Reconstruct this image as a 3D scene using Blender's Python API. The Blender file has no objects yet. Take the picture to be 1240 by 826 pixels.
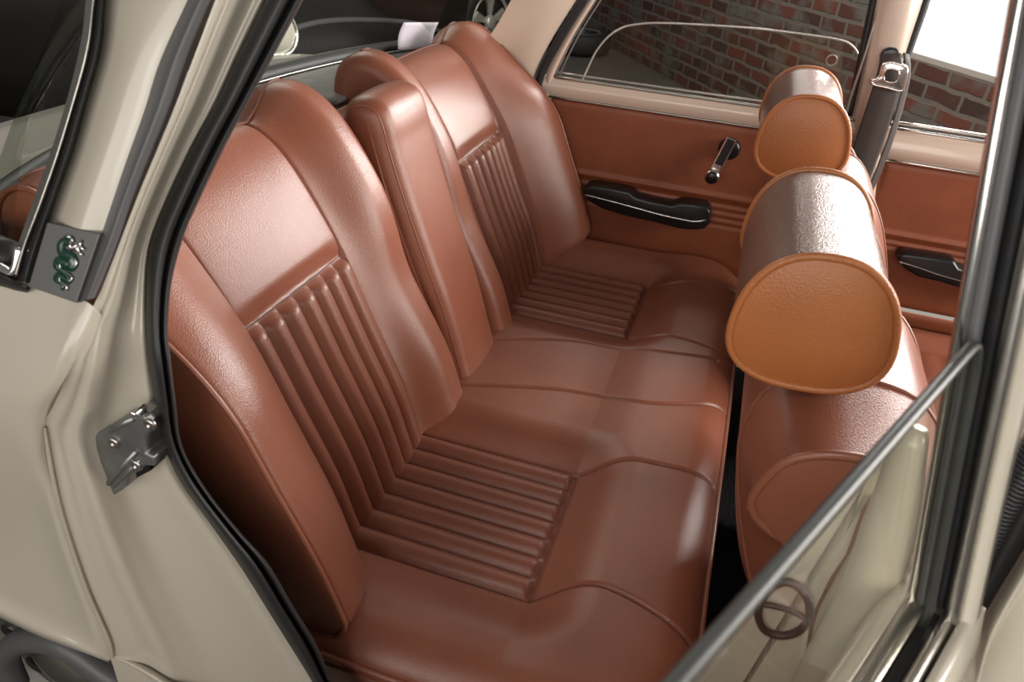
import bpy, bmesh, math, random
from mathutils import Vector, Matrix
random.seed(7)
C = bpy.context.scene
R = math.radians

# ------------------------------------------------------------------ camera
CAM = Vector((.458, -1.117, 1.3096)); YAW, PIT, ROL, FPX = R(105.70), R(-32.127), R(4.599), 885.3
_f = Vector((math.cos(YAW)*math.cos(PIT), math.sin(YAW)*math.cos(PIT), math.sin(PIT)))
_r = _f.cross(Vector((0, 0, 1))).normalized(); _u = _r.cross(_f)
RT = _r*math.cos(ROL) + _u*math.sin(ROL); UP = -_r*math.sin(ROL) + _u*math.cos(ROL)
cd = bpy.data.cameras.new('camera'); cam = bpy.data.objects.new('camera', cd)
C.collection.objects.link(cam); C.camera = cam
cam.matrix_world = Matrix(((RT.x, UP.x, -_f.x, CAM.x), (RT.y, UP.y, -_f.y, CAM.y), (RT.z, UP.z, -_f.z, CAM.z), (0, 0, 0, 1)))
cd.sensor_width = 36; cd.lens = 36*FPX/1240; cd.clip_start = .02; cd.clip_end = 60
cd.dof.use_dof = True; cd.dof.focus_distance = 1.05; cd.dof.aperture_fstop = 9

# ------------------------------------------------------------------ light
C.view_settings.view_transform = 'Standard'; C.view_settings.look = 'None'
C.view_settings.gamma = 1; C.view_settings.use_curve_mapping = False
C.view_settings.exposure = 0.0
w = bpy.data.worlds.new('world'); C.world = w; w.use_nodes = True
w.node_tree.nodes['Background'].inputs[0].default_value = (1, .97, .93, 1)
w.node_tree.nodes['Background'].inputs[1].default_value = .16
def area(name, loc, target, sx, sy, power, col=(1, .95, .88)):
    l = bpy.data.lights.new(name, 'AREA'); l.shape = 'RECTANGLE'; l.size = sx; l.size_y = sy; l.energy = power; l.color = col
    o = bpy.data.objects.new(name, l); C.collection.objects.link(o); o.location = loc
    o.rotation_euler = (Vector(target)-Vector(loc)).to_track_quat('-Z', 'Y').to_euler(); return o
area('window_daylight', (1.75, 2.15, 1.70), (-.1, -.3, .85), 1.9, .9, 135, (1, .97, .94))
area('garage_tube_near', (.42, 2.7, 2.15), (.45, .0, .9), .16, 1.7, 6)
area('garage_tube_far', (1.10, 2.7, 2.15), (.55, .0, .9), .18, 1.7, 7)
area('garage_lamp_front', (2.8, .2, 1.6), (-.1, -.1, .85), 1.5, .9, 105)
area('body_side_fill', (-.25, -2.8, 1.55), (.15, -.6, .85), 2.2, .9, 27)  # added fill light for the near bodywork and door opening
area('jamb_fill', (1.0, -2.3, 1.45), (.05, -.55, .75), 1.4, .9, 19)  # added second fill, lifts the jamb and the side of the seat bolster
sl_ = bpy.data.lights.new('pillar_fill_spot', 'SPOT'); sl_.energy = 55; sl_.color = (1, .94, .87); sl_.spot_size = R(24); sl_.spot_blend = .8; sl_.shadow_soft_size = .22  # added spot that brightens the centre pillar behind the open door's glass
slo = bpy.data.objects.new('pillar_fill_spot', sl_); C.collection.objects.link(slo); slo.location = (.32, -1.75, 2.1)
slo.rotation_euler = (Vector((.60, -.68, .78))-slo.location).to_track_quat('-Z', 'Y').to_euler()
area('boot_lid_fill', (-1.5, 1.3, 2.6), (-.5, .3, .9), 1.2, .8, 24)  # added fill aimed at the boot lid, which renders dark without it
area('brick_fill', (.3, 2.6, 3.0), (.6, 4.2, .5), 1.6, .6, 68)  # added fill that brightens the bricks outside the far windows

# ------------------------------------------------------------------ helpers
def ray(u, v): return _f + RT*((u-620)/FPX) - UP*((v-413)/FPX)
def at_y(u, v, y):
    d = ray(u, v); return CAM + d*((y-CAM.y)/d.y)
def at_z(u, v, z):
    d = ray(u, v); return CAM + d*((z-CAM.z)/d.z)
def at_x(u, v, x):
    d = ray(u, v); return CAM + d*((x-CAM.x)/d.x)
def yout(z):                                   # outer skin of the car's right side
    return -.755 + max(0, z-.95)*.42
def at_side(u, v, off=0.0):                    # point on the body side, off metres inside the skin
    y = -.7
    for _ in range(30):
        p = at_y(u, v, y); y = yout(p.z) + off
    return at_y(u, v, y)
def sm(a, b, x):
    t = min(1, max(0, (x-a)/(b-a))); return t*t*(3-2*t)
def V(*a): return Vector(a)
def lerp(a, b, t): return a+(b-a)*t
def spline(pts, n, closed=False):
    """Catmull-Rom through pts, n samples evenly spaced by length"""
    pts = [Vector(p) for p in pts]; m = len(pts); out = []
    segs = m if closed else m-1
    for i in range(segs):
        if closed: p0, p1, p2, p3 = pts[i-1], pts[i], pts[(i+1) % m], pts[(i+2) % m]
        else: p0, p1, p2, p3 = pts[max(i-1, 0)], pts[i], pts[i+1], pts[min(i+2, m-1)]
        for k in range(12):
            t = k/12
            out.append(.5*((2*p1)+(p2-p0)*t+(2*p0-5*p1+4*p2-p3)*t*t+(3*p1-p0-3*p2+p3)*t**3))
    out.append(pts[0].copy() if closed else pts[-1].copy())
    L = [0]
    for i in range(1, len(out)): L.append(L[-1]+(out[i]-out[i-1]).length)
    res = []; j = 0; cnt = n if closed else n-1
    for k in range(n):
        s = L[-1]*k/cnt
        while j < len(L)-2 and L[j+1] < s: j += 1
        d = L[j+1]-L[j]
        res.append(out[j].lerp(out[j+1], (s-L[j])/d if d > 1e-12 else 0))
    return res
def link(name, me, mat, parent=None):
    o = bpy.data.objects.new(name, me); C.collection.objects.link(o)
    if mat: me.materials.append(mat)
    if parent:
        o.parent = parent
        if parent.type == 'EMPTY': o.matrix_parent_inverse = parent.matrix_basis.inverted()
    return o
def mesh(name, vs, fs, mat, parent=None, smooth=True, fix=True):
    me = bpy.data.meshes.new(name); me.from_pydata([tuple(v) for v in vs], [], fs)
    if fix:
        bm = bmesh.new(); bm.from_mesh(me); bmesh.ops.recalc_face_normals(bm, faces=bm.faces); bm.to_mesh(me); bm.free()
    for p in me.polygons: p.use_smooth = smooth
    me.update()
    return link(name, me, mat, parent)
class MB:
    def __init__(s): s.v = []; s.f = []
    def add(s, vs, fs):
        b = len(s.v); s.v += [Vector(v) for v in vs]; s.f += [tuple(i+b for i in f) for f in fs]; return s
    def grid(s, rows, cu=False, cv=False):
        n, m = len(rows), len(rows[0]); fs = []
        for i in range(n if cu else n-1):
            for j in range(m if cv else m-1):
                a, b = (i+1) % n, (j+1) % m
                fs.append((i*m+j, a*m+j, a*m+b, i*m+b))
        return s.add([p for r in rows for p in r], fs)
    def tube(s, pts, r, n=8, closed=False, flat=None):
        pts = [Vector(p) for p in pts]; m = len(pts); rows = []
        up = None
        for i in range(m):
            a, b = (pts[i-1], pts[(i+1) % m]) if closed else (pts[max(i-1, 0)], pts[min(i+1, m-1)])
            t = (b-a).normalized()
            if up is None:
                up = V(0, 0, 1) if abs(t.z) < .9 else V(1, 0, 0)
            x = (up - t*up.dot(t)).normalized(); up = x; y = t.cross(x)
            rr = r(i/(m-1)) if callable(r) else r
            rows.append([pts[i]+x*rr*math.cos(2*math.pi*k/n)+y*rr*math.sin(2*math.pi*k/n) for k in range(n)])
        s.grid(rows, closed, True)
        if not closed:
            b = len(s.v)-m*n
            s.f.append(tuple(range(b+n-1, b-1, -1))); s.f.append(tuple(range(b+(m-1)*n, b+m*n)))
        return s
    def box(s, c, ex, ey, ez):           # centre and three half-axis vectors
        c, ex, ey, ez = map(Vector, (c, ex, ey, ez)); vs = []
        for i in (-1, 1):
            for j in (-1, 1):
                for k in (-1, 1): vs.append(c+ex*i+ey*j+ez*k)
        return s.add(vs, [(0, 1, 3, 2), (4, 6, 7, 5), (0, 4, 5, 1), (2, 3, 7, 6), (0, 2, 6, 4), (1, 5, 7, 3)])
    def prism(s, poly, d):               # closed outline pushed along d
        d = Vector(d); n = len(poly); poly = [Vector(p) for p in poly]
        fs = [tuple(range(n-1, -1, -1)), tuple(range(n, 2*n))]+[(i, (i+1) % n, n+(i+1) % n, n+i) for i in range(n)]
        return s.add(poly+[p+d for p in poly], fs)
    def lathe(s, c, ax, prof, n=32):     # prof: (radius, height along ax)
        ax = Vector(ax).normalized(); x = ax.orthogonal().normalized(); y = ax.cross(x); c = Vector(c)
        rows = [[c+ax*h+(x*math.cos(2*math.pi*k/n)+y*math.sin(2*math.pi*k/n))*max(r, 1e-5) for k in range(n)] for r, h in prof]
        return s.grid(rows, False, True)
    def split(s, name, mat, parent):     # every separate piece an object of its own
        bm = bmesh.new(); vs = [bm.verts.new(v) for v in s.v]; bm.verts.ensure_lookup_table()
        par = list(range(len(s.v)))
        def find(a):
            while par[a] != a: par[a] = par[par[a]]; a = par[a]
            return a
        for f in s.f:
            for q in f[1:]: par[find(q)] = find(f[0])
        bm.free(); grp = {}
        for f in s.f: grp.setdefault(find(f[0]), []).append(f)
        for fs in grp.values():
            ids = sorted({q for f in fs for q in f}); mp = {q: k for k, q in enumerate(ids)}
            mesh(name, [s.v[q] for q in ids], [tuple(mp[q] for q in f) for f in fs], mat, parent)
    def build(s, name, mat, parent=None, smooth=True, bevel=0, solid=0, sub=0, angle=None):
        o = mesh(name, s.v, s.f, mat, parent, smooth)
        if solid:
            m = o.modifiers.new('solid', 'SOLIDIFY'); m.thickness = abs(solid); m.offset = -1 if solid > 0 else 1
        if bevel:
            m = o.modifiers.new('bevel', 'BEVEL'); m.width = bevel; m.segments = 3; m.limit_method = 'ANGLE'; m.angle_limit = R(40)
            m.harden_normals = False
        if sub:
            m = o.modifiers.new('sub', 'SUBSURF'); m.levels = sub; m.render_levels = sub
        return o
def loft(curves, n=40, between=6, curve=True):
    """rows of points running across several polylines (each resampled to n)"""
    cs = [spline(c, n) for c in curves]; rows = []
    for i in range(n):
        pts = [c[i] for c in cs]
        if len(pts) > 2 and curve:
            k = (len(pts)-1)*between+1
            row = []
            for a in range(len(pts)-1):
                p0, p1, p2, p3 = pts[max(a-1, 0)], pts[a], pts[a+1], pts[min(a+2, len(pts)-1)]
                for q in range(between):
                    t = q/between
                    row.append(.5*((2*p1)+(p2-p0)*t+(2*p0-5*p1+4*p2-p3)*t*t+(3*p1-p0-3*p2+p3)*t**3))
            row.append(pts[-1])
        else:
            row = []
            for a in range(len(pts)-1): row += [pts[a].lerp(pts[a+1], q/between) for q in range(between)]
            row.append(pts[-1])
        rows.append(row)
    return rows
def thing(name, label, cat, loc=(0, 0, 0), group=None):
    o = bpy.data.objects.new(name, None); C.collection.objects.link(o); o.location = loc
    o.empty_display_size = .05; o['label'] = label; o['category'] = cat
    if group: o['group'] = group
    return o
def tag(o, label, cat, group=None):
    o['label'] = label; o['category'] = cat
    if group: o['group'] = group
    return o
def struct(o): o['kind'] = 'structure'; return o

# ------------------------------------------------------------------ materials
def mat(name, col, rough=.5, metal=0, coat=0, spec=.5, bump=None, var=None):
    m = bpy.data.materials.new(name); m.use_nodes = True; nt = m.node_tree; b = nt.nodes['Principled BSDF']
    b.inputs['Base Color'].default_value = (*col, 1); b.inputs['Roughness'].default_value = rough
    b.inputs['Metallic'].default_value = metal; b.inputs['Coat Weight'].default_value = coat
    b.inputs['Coat Roughness'].default_value = .08; b.inputs['Specular IOR Level'].default_value = spec
    tc = nt.nodes.new('ShaderNodeTexCoord')
    if var:                              # (scale, other colour, amount)
        n = nt.nodes.new('ShaderNodeTexNoise'); n.inputs['Scale'].default_value = var[0]; n.inputs['Detail'].default_value = 5
        nt.links.new(tc.outputs['Object'], n.inputs['Vector'])
        r = nt.nodes.new('ShaderNodeValToRGB'); r.color_ramp.elements[0].position = .5-var[2]; r.color_ramp.elements[1].position = .5+var[2]
        r.color_ramp.elements[0].color = (*var[1], 1); r.color_ramp.elements[1].color = (*col, 1)
        nt.links.new(n.outputs['Fac'], r.inputs[0]); nt.links.new(r.outputs[0], b.inputs['Base Color'])
    if bump:                             # (kind, scale, strength, distance)
        if bump[0] == 'v':
            t = nt.nodes.new('ShaderNodeTexVoronoi'); o = t.outputs['Distance']
        else:
            t = nt.nodes.new('ShaderNodeTexNoise'); t.inputs['Detail'].default_value = 4; o = t.outputs['Fac']
        t.inputs['Scale'].default_value = bump[1]; nt.links.new(tc.outputs['Object'], t.inputs['Vector'])
        bp = nt.nodes.new('ShaderNodeBump'); bp.inputs['Strength'].default_value = bump[2]; bp.inputs['Distance'].default_value = bump[3]
        nt.links.new(o, bp.inputs['Height']); nt.links.new(bp.outputs[0], b.inputs['Normal'])
    return m
def glass_mat(name, tint, refl=1.0):
    m = bpy.data.materials.new(name); m.use_nodes = True; nt = m.node_tree; nt.nodes.remove(nt.nodes['Principled BSDF'])
    t = nt.nodes.new('ShaderNodeBsdfTransparent'); t.inputs[0].default_value = (*tint, 1)
    g = nt.nodes.new('ShaderNodeBsdfGlossy'); g.inputs['Roughness'].default_value = .02
    f = nt.nodes.new('ShaderNodeFresnel'); f.inputs[0].default_value = 1.45
    mu = nt.nodes.new('ShaderNodeMath'); mu.operation = 'MULTIPLY'; mu.inputs[1].default_value = refl
    x = nt.nodes.new('ShaderNodeMixShader'); nt.links.new(f.outputs[0], mu.inputs[0]); nt.links.new(mu.outputs[0], x.inputs[0])
    nt.links.new(t.outputs[0], x.inputs[1]); nt.links.new(g.outputs[0], x.inputs[2])
    nt.links.new(x.outputs[0], nt.nodes['Material Output'].inputs[0]); return m
LEATHER = mat('brown_leather', (.235, .078, .045), .35, 0, 0, .5, ('v', 620, .16, .002), (9, (.19, .058, .032), .25))
LEATHER_TAN = mat('tan_leather', (.43, .150, .048), .40, 0, 0, .5, ('v', 420, .2, .002), (10, (.36, .118, .036), .25))
LEATHER_RED = mat('door_leather', (.26, .070, .028), .45, 0, 0, .45, ('v', 420, .14, .002), (14, (.20, .052, .021), .25))
PIPING = mat('leather_piping', (.215, .072, .040), .36)
SEAM = mat('seam_leather', (.10, .033, .019), .45)
THREAD = mat('brown_thread', (.12, .035, .018), .6)
CREAM = mat('cream_paint', (.47, .432, .362), .30, 0, .4, .5, None, (3, (.445, .41, .345), .3))
CREAM_IN = mat('cream_trim_paint', (.60, .47, .39), .3, 0, .5)
RUBBER = mat("black_rubber", (.012, .012, .013), .5, 0, 0, .5, ('n', 300, .2, .001))
RUBBER_RIB = mat('ribbed_rubber', (.02, .02, .022), .35)
GREY = mat('grey_plastic', (.085, .085, .09), .45)
PLATE = mat('brushed_grey_plate', (.13, .13, .128), .4, .5)
CHROME = mat('chrome', (.78, .76, .74), .15, 1)
CHROME_OLD = mat('dull_steel', (.42, .40, .375), .33, 1, 0, .5, ('n', 90, .15, .002))
STEEL = mat('zinc_steel', (.34, .345, .345), .42, .85, 0, .5, ('n', 60, .2, .002), (30, (.22, .22, .22), .2))
BLACKPL = mat('black_plastic', (.008, .008, .009), .3)
CARPET = mat('black_carpet', (.006, .006, .007), .95, 0, 0, .1, ('n', 200, .6, .01))
VINYL = mat('grey_vinyl', (.16, .155, .145), .33, 0, 0, .5, ('v', 110, .25, .003))
WEB = mat('belt_webbing', (.055, .042, .038), .7, 0, 0, .3, ('n', 600, .3, .001))
PAPER = mat('lilac_paper', (.46, .42, .48), .8)
GREEN = mat('dark_green_enamel', (.004, .035, .022), .25, 0, .5)
DARKPAINT = mat('black_car_paint', (.010, .009, .008), .4, 0, 0, .22)
TYRE = mat('tyre_rubber', (.012, .011, .010), .7)
ALLOY = mat('silver_alloy', (.5, .48, .42), .35, .6)
GLASS = glass_mat('window_glass', (.95, .94, .91), .6)
GLASS_GREEN = glass_mat('rear_glass', (.76, .79, .74), .09)
GLASS_DOOR = glass_mat('door_glass', (.95, .95, .92), .14)
GLASS_EDGE = mat('ground_glass_edge', (.035, .037, .036), .4)
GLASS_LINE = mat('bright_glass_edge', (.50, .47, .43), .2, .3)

# ------------------------------------------------------------------ surroundings
def brick_material():
    m = bpy.data.materials.new('old_brick'); m.use_nodes = True; nt = m.node_tree; b = nt.nodes['Principled BSDF']
    tc = nt.nodes.new('ShaderNodeTexCoord'); mp = nt.nodes.new('ShaderNodeMapping')
    mp.inputs['Rotation'].default_value = (R(90), 0, 0); nt.links.new(tc.outputs['Object'], mp.inputs['Vector'])
    nd = nt.nodes.new('ShaderNodeTexNoise'); nd.inputs['Scale'].default_value = 7; nt.links.new(tc.outputs['Object'], nd.inputs['Vector'])
    va = nt.nodes.new('ShaderNodeVectorMath'); va.operation = 'MULTIPLY_ADD'; va.inputs[1].default_value = (.03, .03, .03)
    nt.links.new(nd.outputs['Color'], va.inputs[0]); nt.links.new(mp.outputs[0], va.inputs[2])
    br = nt.nodes.new('ShaderNodeTexBrick'); nt.links.new(va.outputs[0], br.inputs['Vector'])
    br.inputs['Color1'].default_value = (.15, .045, .028, 1); br.inputs['Color2'].default_value = (.055, .026, .020, 1)
    br.inputs['Mortar'].default_value = (.16, .135, .11, 1); br.inputs['Scale'].default_value = 1
    br.inputs['Brick Width'].default_value = .23; br.inputs['Row Height'].default_value = .085; br.inputs['Mortar Size'].default_value = .013
    br.inputs['Mortar Smooth'].default_value = .3
    n = nt.nodes.new('ShaderNodeTexNoise'); n.inputs['Scale'].default_value = 4; n.inputs['Detail'].default_value = 8
    nt.links.new(tc.outputs['Object'], n.inputs['Vector'])
    rp = nt.nodes.new('ShaderNodeValToRGB'); rp.color_ramp.elements[0].position = .50; rp.color_ramp.elements[1].position = .62
    nt.links.new(n.outputs['Fac'], rp.inputs[0])
    mx = nt.nodes.new('ShaderNodeMixRGB'); mx.inputs[2].default_value = (.13, .115, .10, 1)
    nt.links.new(rp.outputs[0], mx.inputs[0]); nt.links.new(br.outputs['Color'], mx.inputs[1]); nt.links.new(mx.outputs[0], b.inputs['Base Color'])
    bp = nt.nodes.new('ShaderNodeBump'); bp.inputs['Distance'].default_value = .01; bp.inputs['Strength'].default_value = .7; bp.invert = True
    nt.links.new(br.outputs['Fac'], bp.inputs['Height']); nt.links.new(bp.outputs[0], b.inputs['Normal'])
    b.inputs['Roughness'].default_value = .85; return m
FLOORM = mat('garage_concrete', (.11, .105, .09), .55, 0, 0, .5, ('n', 40, .2, .005), (2, (.075, .07, .06), .3))
g = MB(); g.box((0, 2, -.05), (7, 0, 0), (0, 7, 0), (0, 0, .05)); struct(g.build('floor', FLOORM, smooth=False))
# brick wall running obliquely past the far side of the car, with a bright daylight window in it
wd = V(.56, -.83, 0).normalized(); wn = V(wd.y, -wd.x, 0); wn = -wn if wn.y > 0 else wn      # faces the car
W0 = V(.146, 4.783, 0)
def wall_s(u, v):                         # where a sight line meets the wall
    d = ray(u, v); t = (W0-CAM).dot(wn)/d.dot(wn); p = CAM+d*t; return (p-W0).dot(wd), p.z
BRICK = brick_material()
s0, z0 = wall_s(1078, 62); s1, z1 = wall_s(1205, 101); zs = (z0+z1)/2
wl = bpy.data.meshes.new('wall_left')
mw = MB()
def wall_box(a, b, za, zb):
    mw.box(V((a+b)/2, .12, (za+zb)/2), (abs(b-a)/2, 0, 0), (0, .12, 0), (0, 0, (zb-za)/2))
se = s0-.12
wall_box(-3.6, se, 0, 3.2); wall_box(se, se+2.4, 0, zs); wall_box(se, se+2.4, 2.3, 3.2); wall_box(se+2.4, se+3.4, 0, 3.2)
wo = struct(mw.build('wall_left', BRICK, smooth=False))
wo.matrix_world = Matrix(((wd.x, -wn.x, 0, W0.x), (wd.y, -wn.y, 0, W0.y), (0, 0, 1, 0), (0, 0, 0, 1)))
em = bpy.data.materials.new('daylight_pane'); em.use_nodes = True
eb = em.node_tree.nodes['Principled BSDF']; eb.inputs['Base Color'].default_value = (.6, .6, .6, 1)
eb.inputs['Emission Color'].default_value = (1, .985, .97, 1); eb.inputs['Emission Strength'].default_value = .68
mw = MB(); mw.box((se+1.2, .14, (zs+2.3)/2), (1.2, 0, 0), (0, .01, 0), (0, 0, (2.3-zs)/2))
wi = struct(mw.build('window_1', em, smooth=False)); wi.matrix_world = wo.matrix_world
#==BODY==
# ------------------------------------------------------------------ rear bench seat
bench = thing('rear_bench_seat', 'brown leather rear bench seat with pleated panels and folded armrest', 'seat', (.3, 0, .25))
BP = spline([(.085, 0, .45), (.062, 0, .50), (.030, 0, .60), (-.018, 0, .71), (-.065, 0, .818), (-.11, 0, .90), (-.148, 0, .955),
             (-.183, 0, .983), (-.212, 0, .989), (-.236, 0, .976), (-.248, 0, .94), (-.250, 0, .84)], 150)
BN = []
for i in range(len(BP)):
    t = (BP[min(i+1, 149)]-BP[max(i-1, 0)]).normalized(); BN.append(V(t.z, 0, -t.x))
IPT = min(range(150), key=lambda i: abs(BP[i].z-.818)+(0 if BP[i].x > -.15 else 9))    # top of the pleats
S0, S1, AI, AO = .235, .487, .100, .640
def bd(i, a):
    """how far the cushion stands off the pleat plane at row i, a metres from the car's middle"""
    z = BP[i].z; back = i > 105; d = 0
    topf = (1-.62*sm(64, 108, i))*(1-sm(112, 128, i))
    low = sm(.45, .53, z) if i < 40 else 1
    if a > S1: d += .100*topf*(.25+.75*low)*sm(S1-.05, AO+.01, a)**.9
    if a > S1: d += .016*math.sin(math.pi*min(1, (a-S1)/(AO-S1)))
    if a < S0: d += (.024+.016*(1-sm(.55, .8, z)))*sm(0, 1, (S0-a)/.08)
    if a < S0: d += .020*sm(55, 88, i)*(1-sm(116, 132, i))*sm(0, 1, (S0-a)/.09)
    if S0 <= a <= S1:
        q = (a-S0)/(S1-S0)
        if i <= IPT:
            k = sm(IPT, IPT-3.2, i)
            d += k*(.0150*abs(math.sin(math.pi*7*q))**.55 - .003)
            d += .006*math.sin(math.pi*q)
        else: d += .013*sm(IPT, IPT+6, i)*math.sin(math.pi*min(1, max(0, q)))**.35 * (1-.5*sm(70, 110, i))
    for s in (S0, S1): d -= .0055*math.exp(-((a-s)/.0035)**2)
    if S0-.002 < a < S1+.002: d -= .004*math.exp(-((i-IPT)/1.2)**2)
    return d
def cross(i):
    """(a, d) samples of one row from the inner side face to the outer side face"""
    out = []
    r = .030; di = bd(i, AI+r)
    dep = lerp(.13, di+.022, sm(56, 84, i))
    for k in range(7): out.append((AI+.0005*(6-k)/6, di-dep+(dep-r)*k/6))
    for k in range(1, 10):
        th = math.pi/2*k/10; out.append((AI+r-r*math.cos(th), di-r+r*math.sin(th)))
    n = 26
    for k in range(n): a = lerp(AI+r, S0-.008, k/n); out.append((a, bd(i, a)))
    n = 130
    for k in range(n): a = lerp(S0-.008, S1+.008, k/n); out.append((a, bd(i, a)))
    r = .013; n = 30
    for k in range(n+1): a = lerp(S1+.008, AO-r, k/n); out.append((a, bd(i, a)))
    do = bd(i, AO-r)
    for k in range(1, 8):
        th = math.pi/2*k/7; out.append((AO-r+r*math.sin(th), do-r+r*math.cos(th)))
    for k in range(1, 9): out.append((AO+.004*math.sin(k/8*3.1)-.0006*k, do-r-lerp(.14, max(.01, do-r+.02), sm(56, 84, i))*k/8))
    return out
def bpt(i, a, d, sgn):
    if a > S1: a = S1+(a-S1)*(1-.22*sm(88, 122, i))
    p = BP[i]+BN[i]*d; return V(p.x, sgn*a, p.z)
for sgn in (-1, 1):
    half = MB().grid([[bpt(i, a, d, sgn) for a, d in cross(i)] for i in range(150)]).build('backrest', LEATHER, bench)
    for a_ in (AI+.0012, AO-.006):
        MB().add([bpt(i, a_, -.017, sgn) for i in range(8, 150)], [tuple(range(142))]).build('end_face', LEATHER, half, smooth=False)
    pm = MB()
    for s in (S0, S1): MB().tube([bpt(i, s, bd(i, s)+.0006, sgn) for i in range(4, 126)], .0013, 6).build('seam', SEAM, half)
    MB().tube([bpt(IPT, lerp(S0, S1, k/40), bd(IPT, lerp(S0, S1, k/40))+.0004, sgn) for k in range(41)], .0012, 6).build('seam', SEAM, half)
    pm.tube([bpt(i, AO-.001, bd(i, AO-.013)-.002, sgn) for i in range(6, 140)], .0032, 8)
    pm.split('piping', PIPING, half)
    st = MB()
    for q in range(1, 7):
        a = lerp(S0, S1, q/7); i = 14
        while i < IPT-5:
            p0, p1 = bpt(i, a, bd(i, a)+.0012, sgn), bpt(i+1, a, bd(i+1, a)+.0012, sgn)
            st.tube([p0.lerp(p1, .15), p0.lerp(p1, .75)], .0008, 5); i += 1
    st.build('stitching', THREAD, half)['kind'] = 'stuff'
    # welt at the back of the top roll
    MB().tube([bpt(118, lerp(AI+.03, AO-.02, k/20), bd(118, lerp(AI+.03, AO-.02, k/20))+.001, sgn) for k in range(21)], .0022, 7).build('welt', THREAD, half)
# folded centre armrest
AP = spline([(.10, 0, .48), (.080, 0, .55), (.046, 0, .66), (.004, 0, .77), (-.032, 0, .87), (-.056, 0, .945), (-.068, 0, .985), (-.088, 0, 1.004),
             (-.120, 0, 1.004), (-.142, 0, .985), (-.15, 0, .93)], 90)
MB().grid([[V((BP[i]-BN[i]*.035).x, y, (BP[i]-BN[i]*.035).z) for y in (-.13, -.06, 0, .06, .13)] for i in range(5, 122)]).build('armrest_recess', LEATHER, bench)
# bolster-shaped bodies
def roll(prof, ys, mat_, name, parent, pip=.004, bulge=.012, ends=(True, True), pmat=None, crown=0.0):
    """closed xz outlines (one per y in ys) skinned along y, with slightly domed end faces and welted edges"""
    n = len(prof(ys[0])); mb = MB(); rows = []
    for y in ys: rows.append([V(x, y, z) for x, z in prof(y)])
    mb.grid(rows, False, True)
    o = mb.build(name, mat_, parent); caps = []
    for e, (y, s) in enumerate(((ys[0], -1), (ys[-1], 1))):
        if not ends[e]: continue
        ring = prof(y); cx = sum(p[0] for p in ring)/n; cz = sum(p[1] for p in ring)/n; cap = []
        for k in range(13):
            f = 1-k/12*.999; h = bulge*(1-f**2.6)
            cap.append([V(cx+(x-cx)*f, y+s*h, cz+(z-cz)*f) for x, z in ring])
        caps.append((cap, [V(cx+(x-cx)*1.004, y, cz+(z-cz)*1.004) for x, z in ring]))
    return o, caps
def smooth_ring(pts, n=64):
    return [(p.x, p.z) for p in spline([(x, 0, z) for x, z in pts], n, True)]
APR = [(p.x, p.z) for p in spline(list(AP[::4])+[V(-.142, 0, .90), V(-.11, 0, .80), (-.06, 0, .68), (-.01, 0, .57), (.04, 0, .48)], 140, True)]
def inset(ring, d):
    n = len(ring); out = []
    for i in range(n):
        (x0, z0), (x1, z1) = ring[i-2], ring[(i+2) % n]; tx, tz = x1-x0, z1-z0; L = math.hypot(tx, tz) or 1
        out.append((ring[i][0]-tz/L*d, ring[i][1]+tx/L*d))
    return out
w_, r = .086, .030
ysq = [(-w_+r-r*math.cos(math.pi/2*k/8), r-r*math.sin(math.pi/2*k/8)) for k in range(9)]+[(y, 0) for y in (-.04, -.02, 0, .02, .04)]
ysq += [(w_-r+r*math.sin(math.pi/2*k/8), r-r*math.cos(math.pi/2*k/8)) for k in range(9)]
sgn_ = 1 if inset(APR, .01)[30][0] < APR[30][0] else -1
dct = {y: inset(APR, sgn_*(d-.005*(1-(y/w_)**2))) for y, d in ysq}
arm, caps = roll(lambda y: dct[y], [y for y, d in ysq], LEATHER, 'armrest', bench, bulge=.003)
for cp, yy in zip(caps, (-w_+.0075, w_-.0075)):
    MB().grid(cp[0], False, True).build('side_panel', LEATHER, arm)
    MB().tube([V(x, yy, z) for x, z in inset(APR, sgn_*.010)], .0012, 7, True).build('piping', PIPING, arm)

# seat cushion
CX0, CX1, CY = .03, .556, .655
PX = .333                                    # front end of the pleats
def outline_d(x, y):                         # distance inside the outline, rounded front corners
    r = .12; ax = CX1-x; ay = CY-abs(y)
    if ax < r and ay < r: return r-math.hypot(r-ax, r-ay)
    return min(ax, ay)
def ch(x, y):
    a = abs(y); e = outline_d(x, y)
    dx = max(0, x-PX); dy = max(S0-.005-a, a-S1, 0)
    dr = math.hypot(dx, dy)
    h = .500 + .040*sm(-.02, .095, dr)*(1 if a < .5 or x > .2 else 1)
    if a < S0: h = h - .012*sm(0, .06, S0-a)*(1-sm(.28, .40, x))
    if x > PX: h += .010*math.sin(math.pi*min(1, (x-PX)/(CX1-PX)))
    if dr == 0:
        q = (a-S0+.005)/(S1-S0+.005); k = sm(PX, PX-.012, x)
        h += k*(.0140*abs(math.sin(math.pi*7*q))**.6-.003)
    if e < .055:
        r = .055; h -= .040*(1-math.sqrt(max(0, 1-((r-max(e, 0))/r)**2)))
    return h
def on_cushion(u, v):
    z = .51
    for _ in range(25):
        p = at_z(u, v, z); z = lerp(z, ch(p.x, p.y), .7)
    return at_z(u, v, z)
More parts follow.
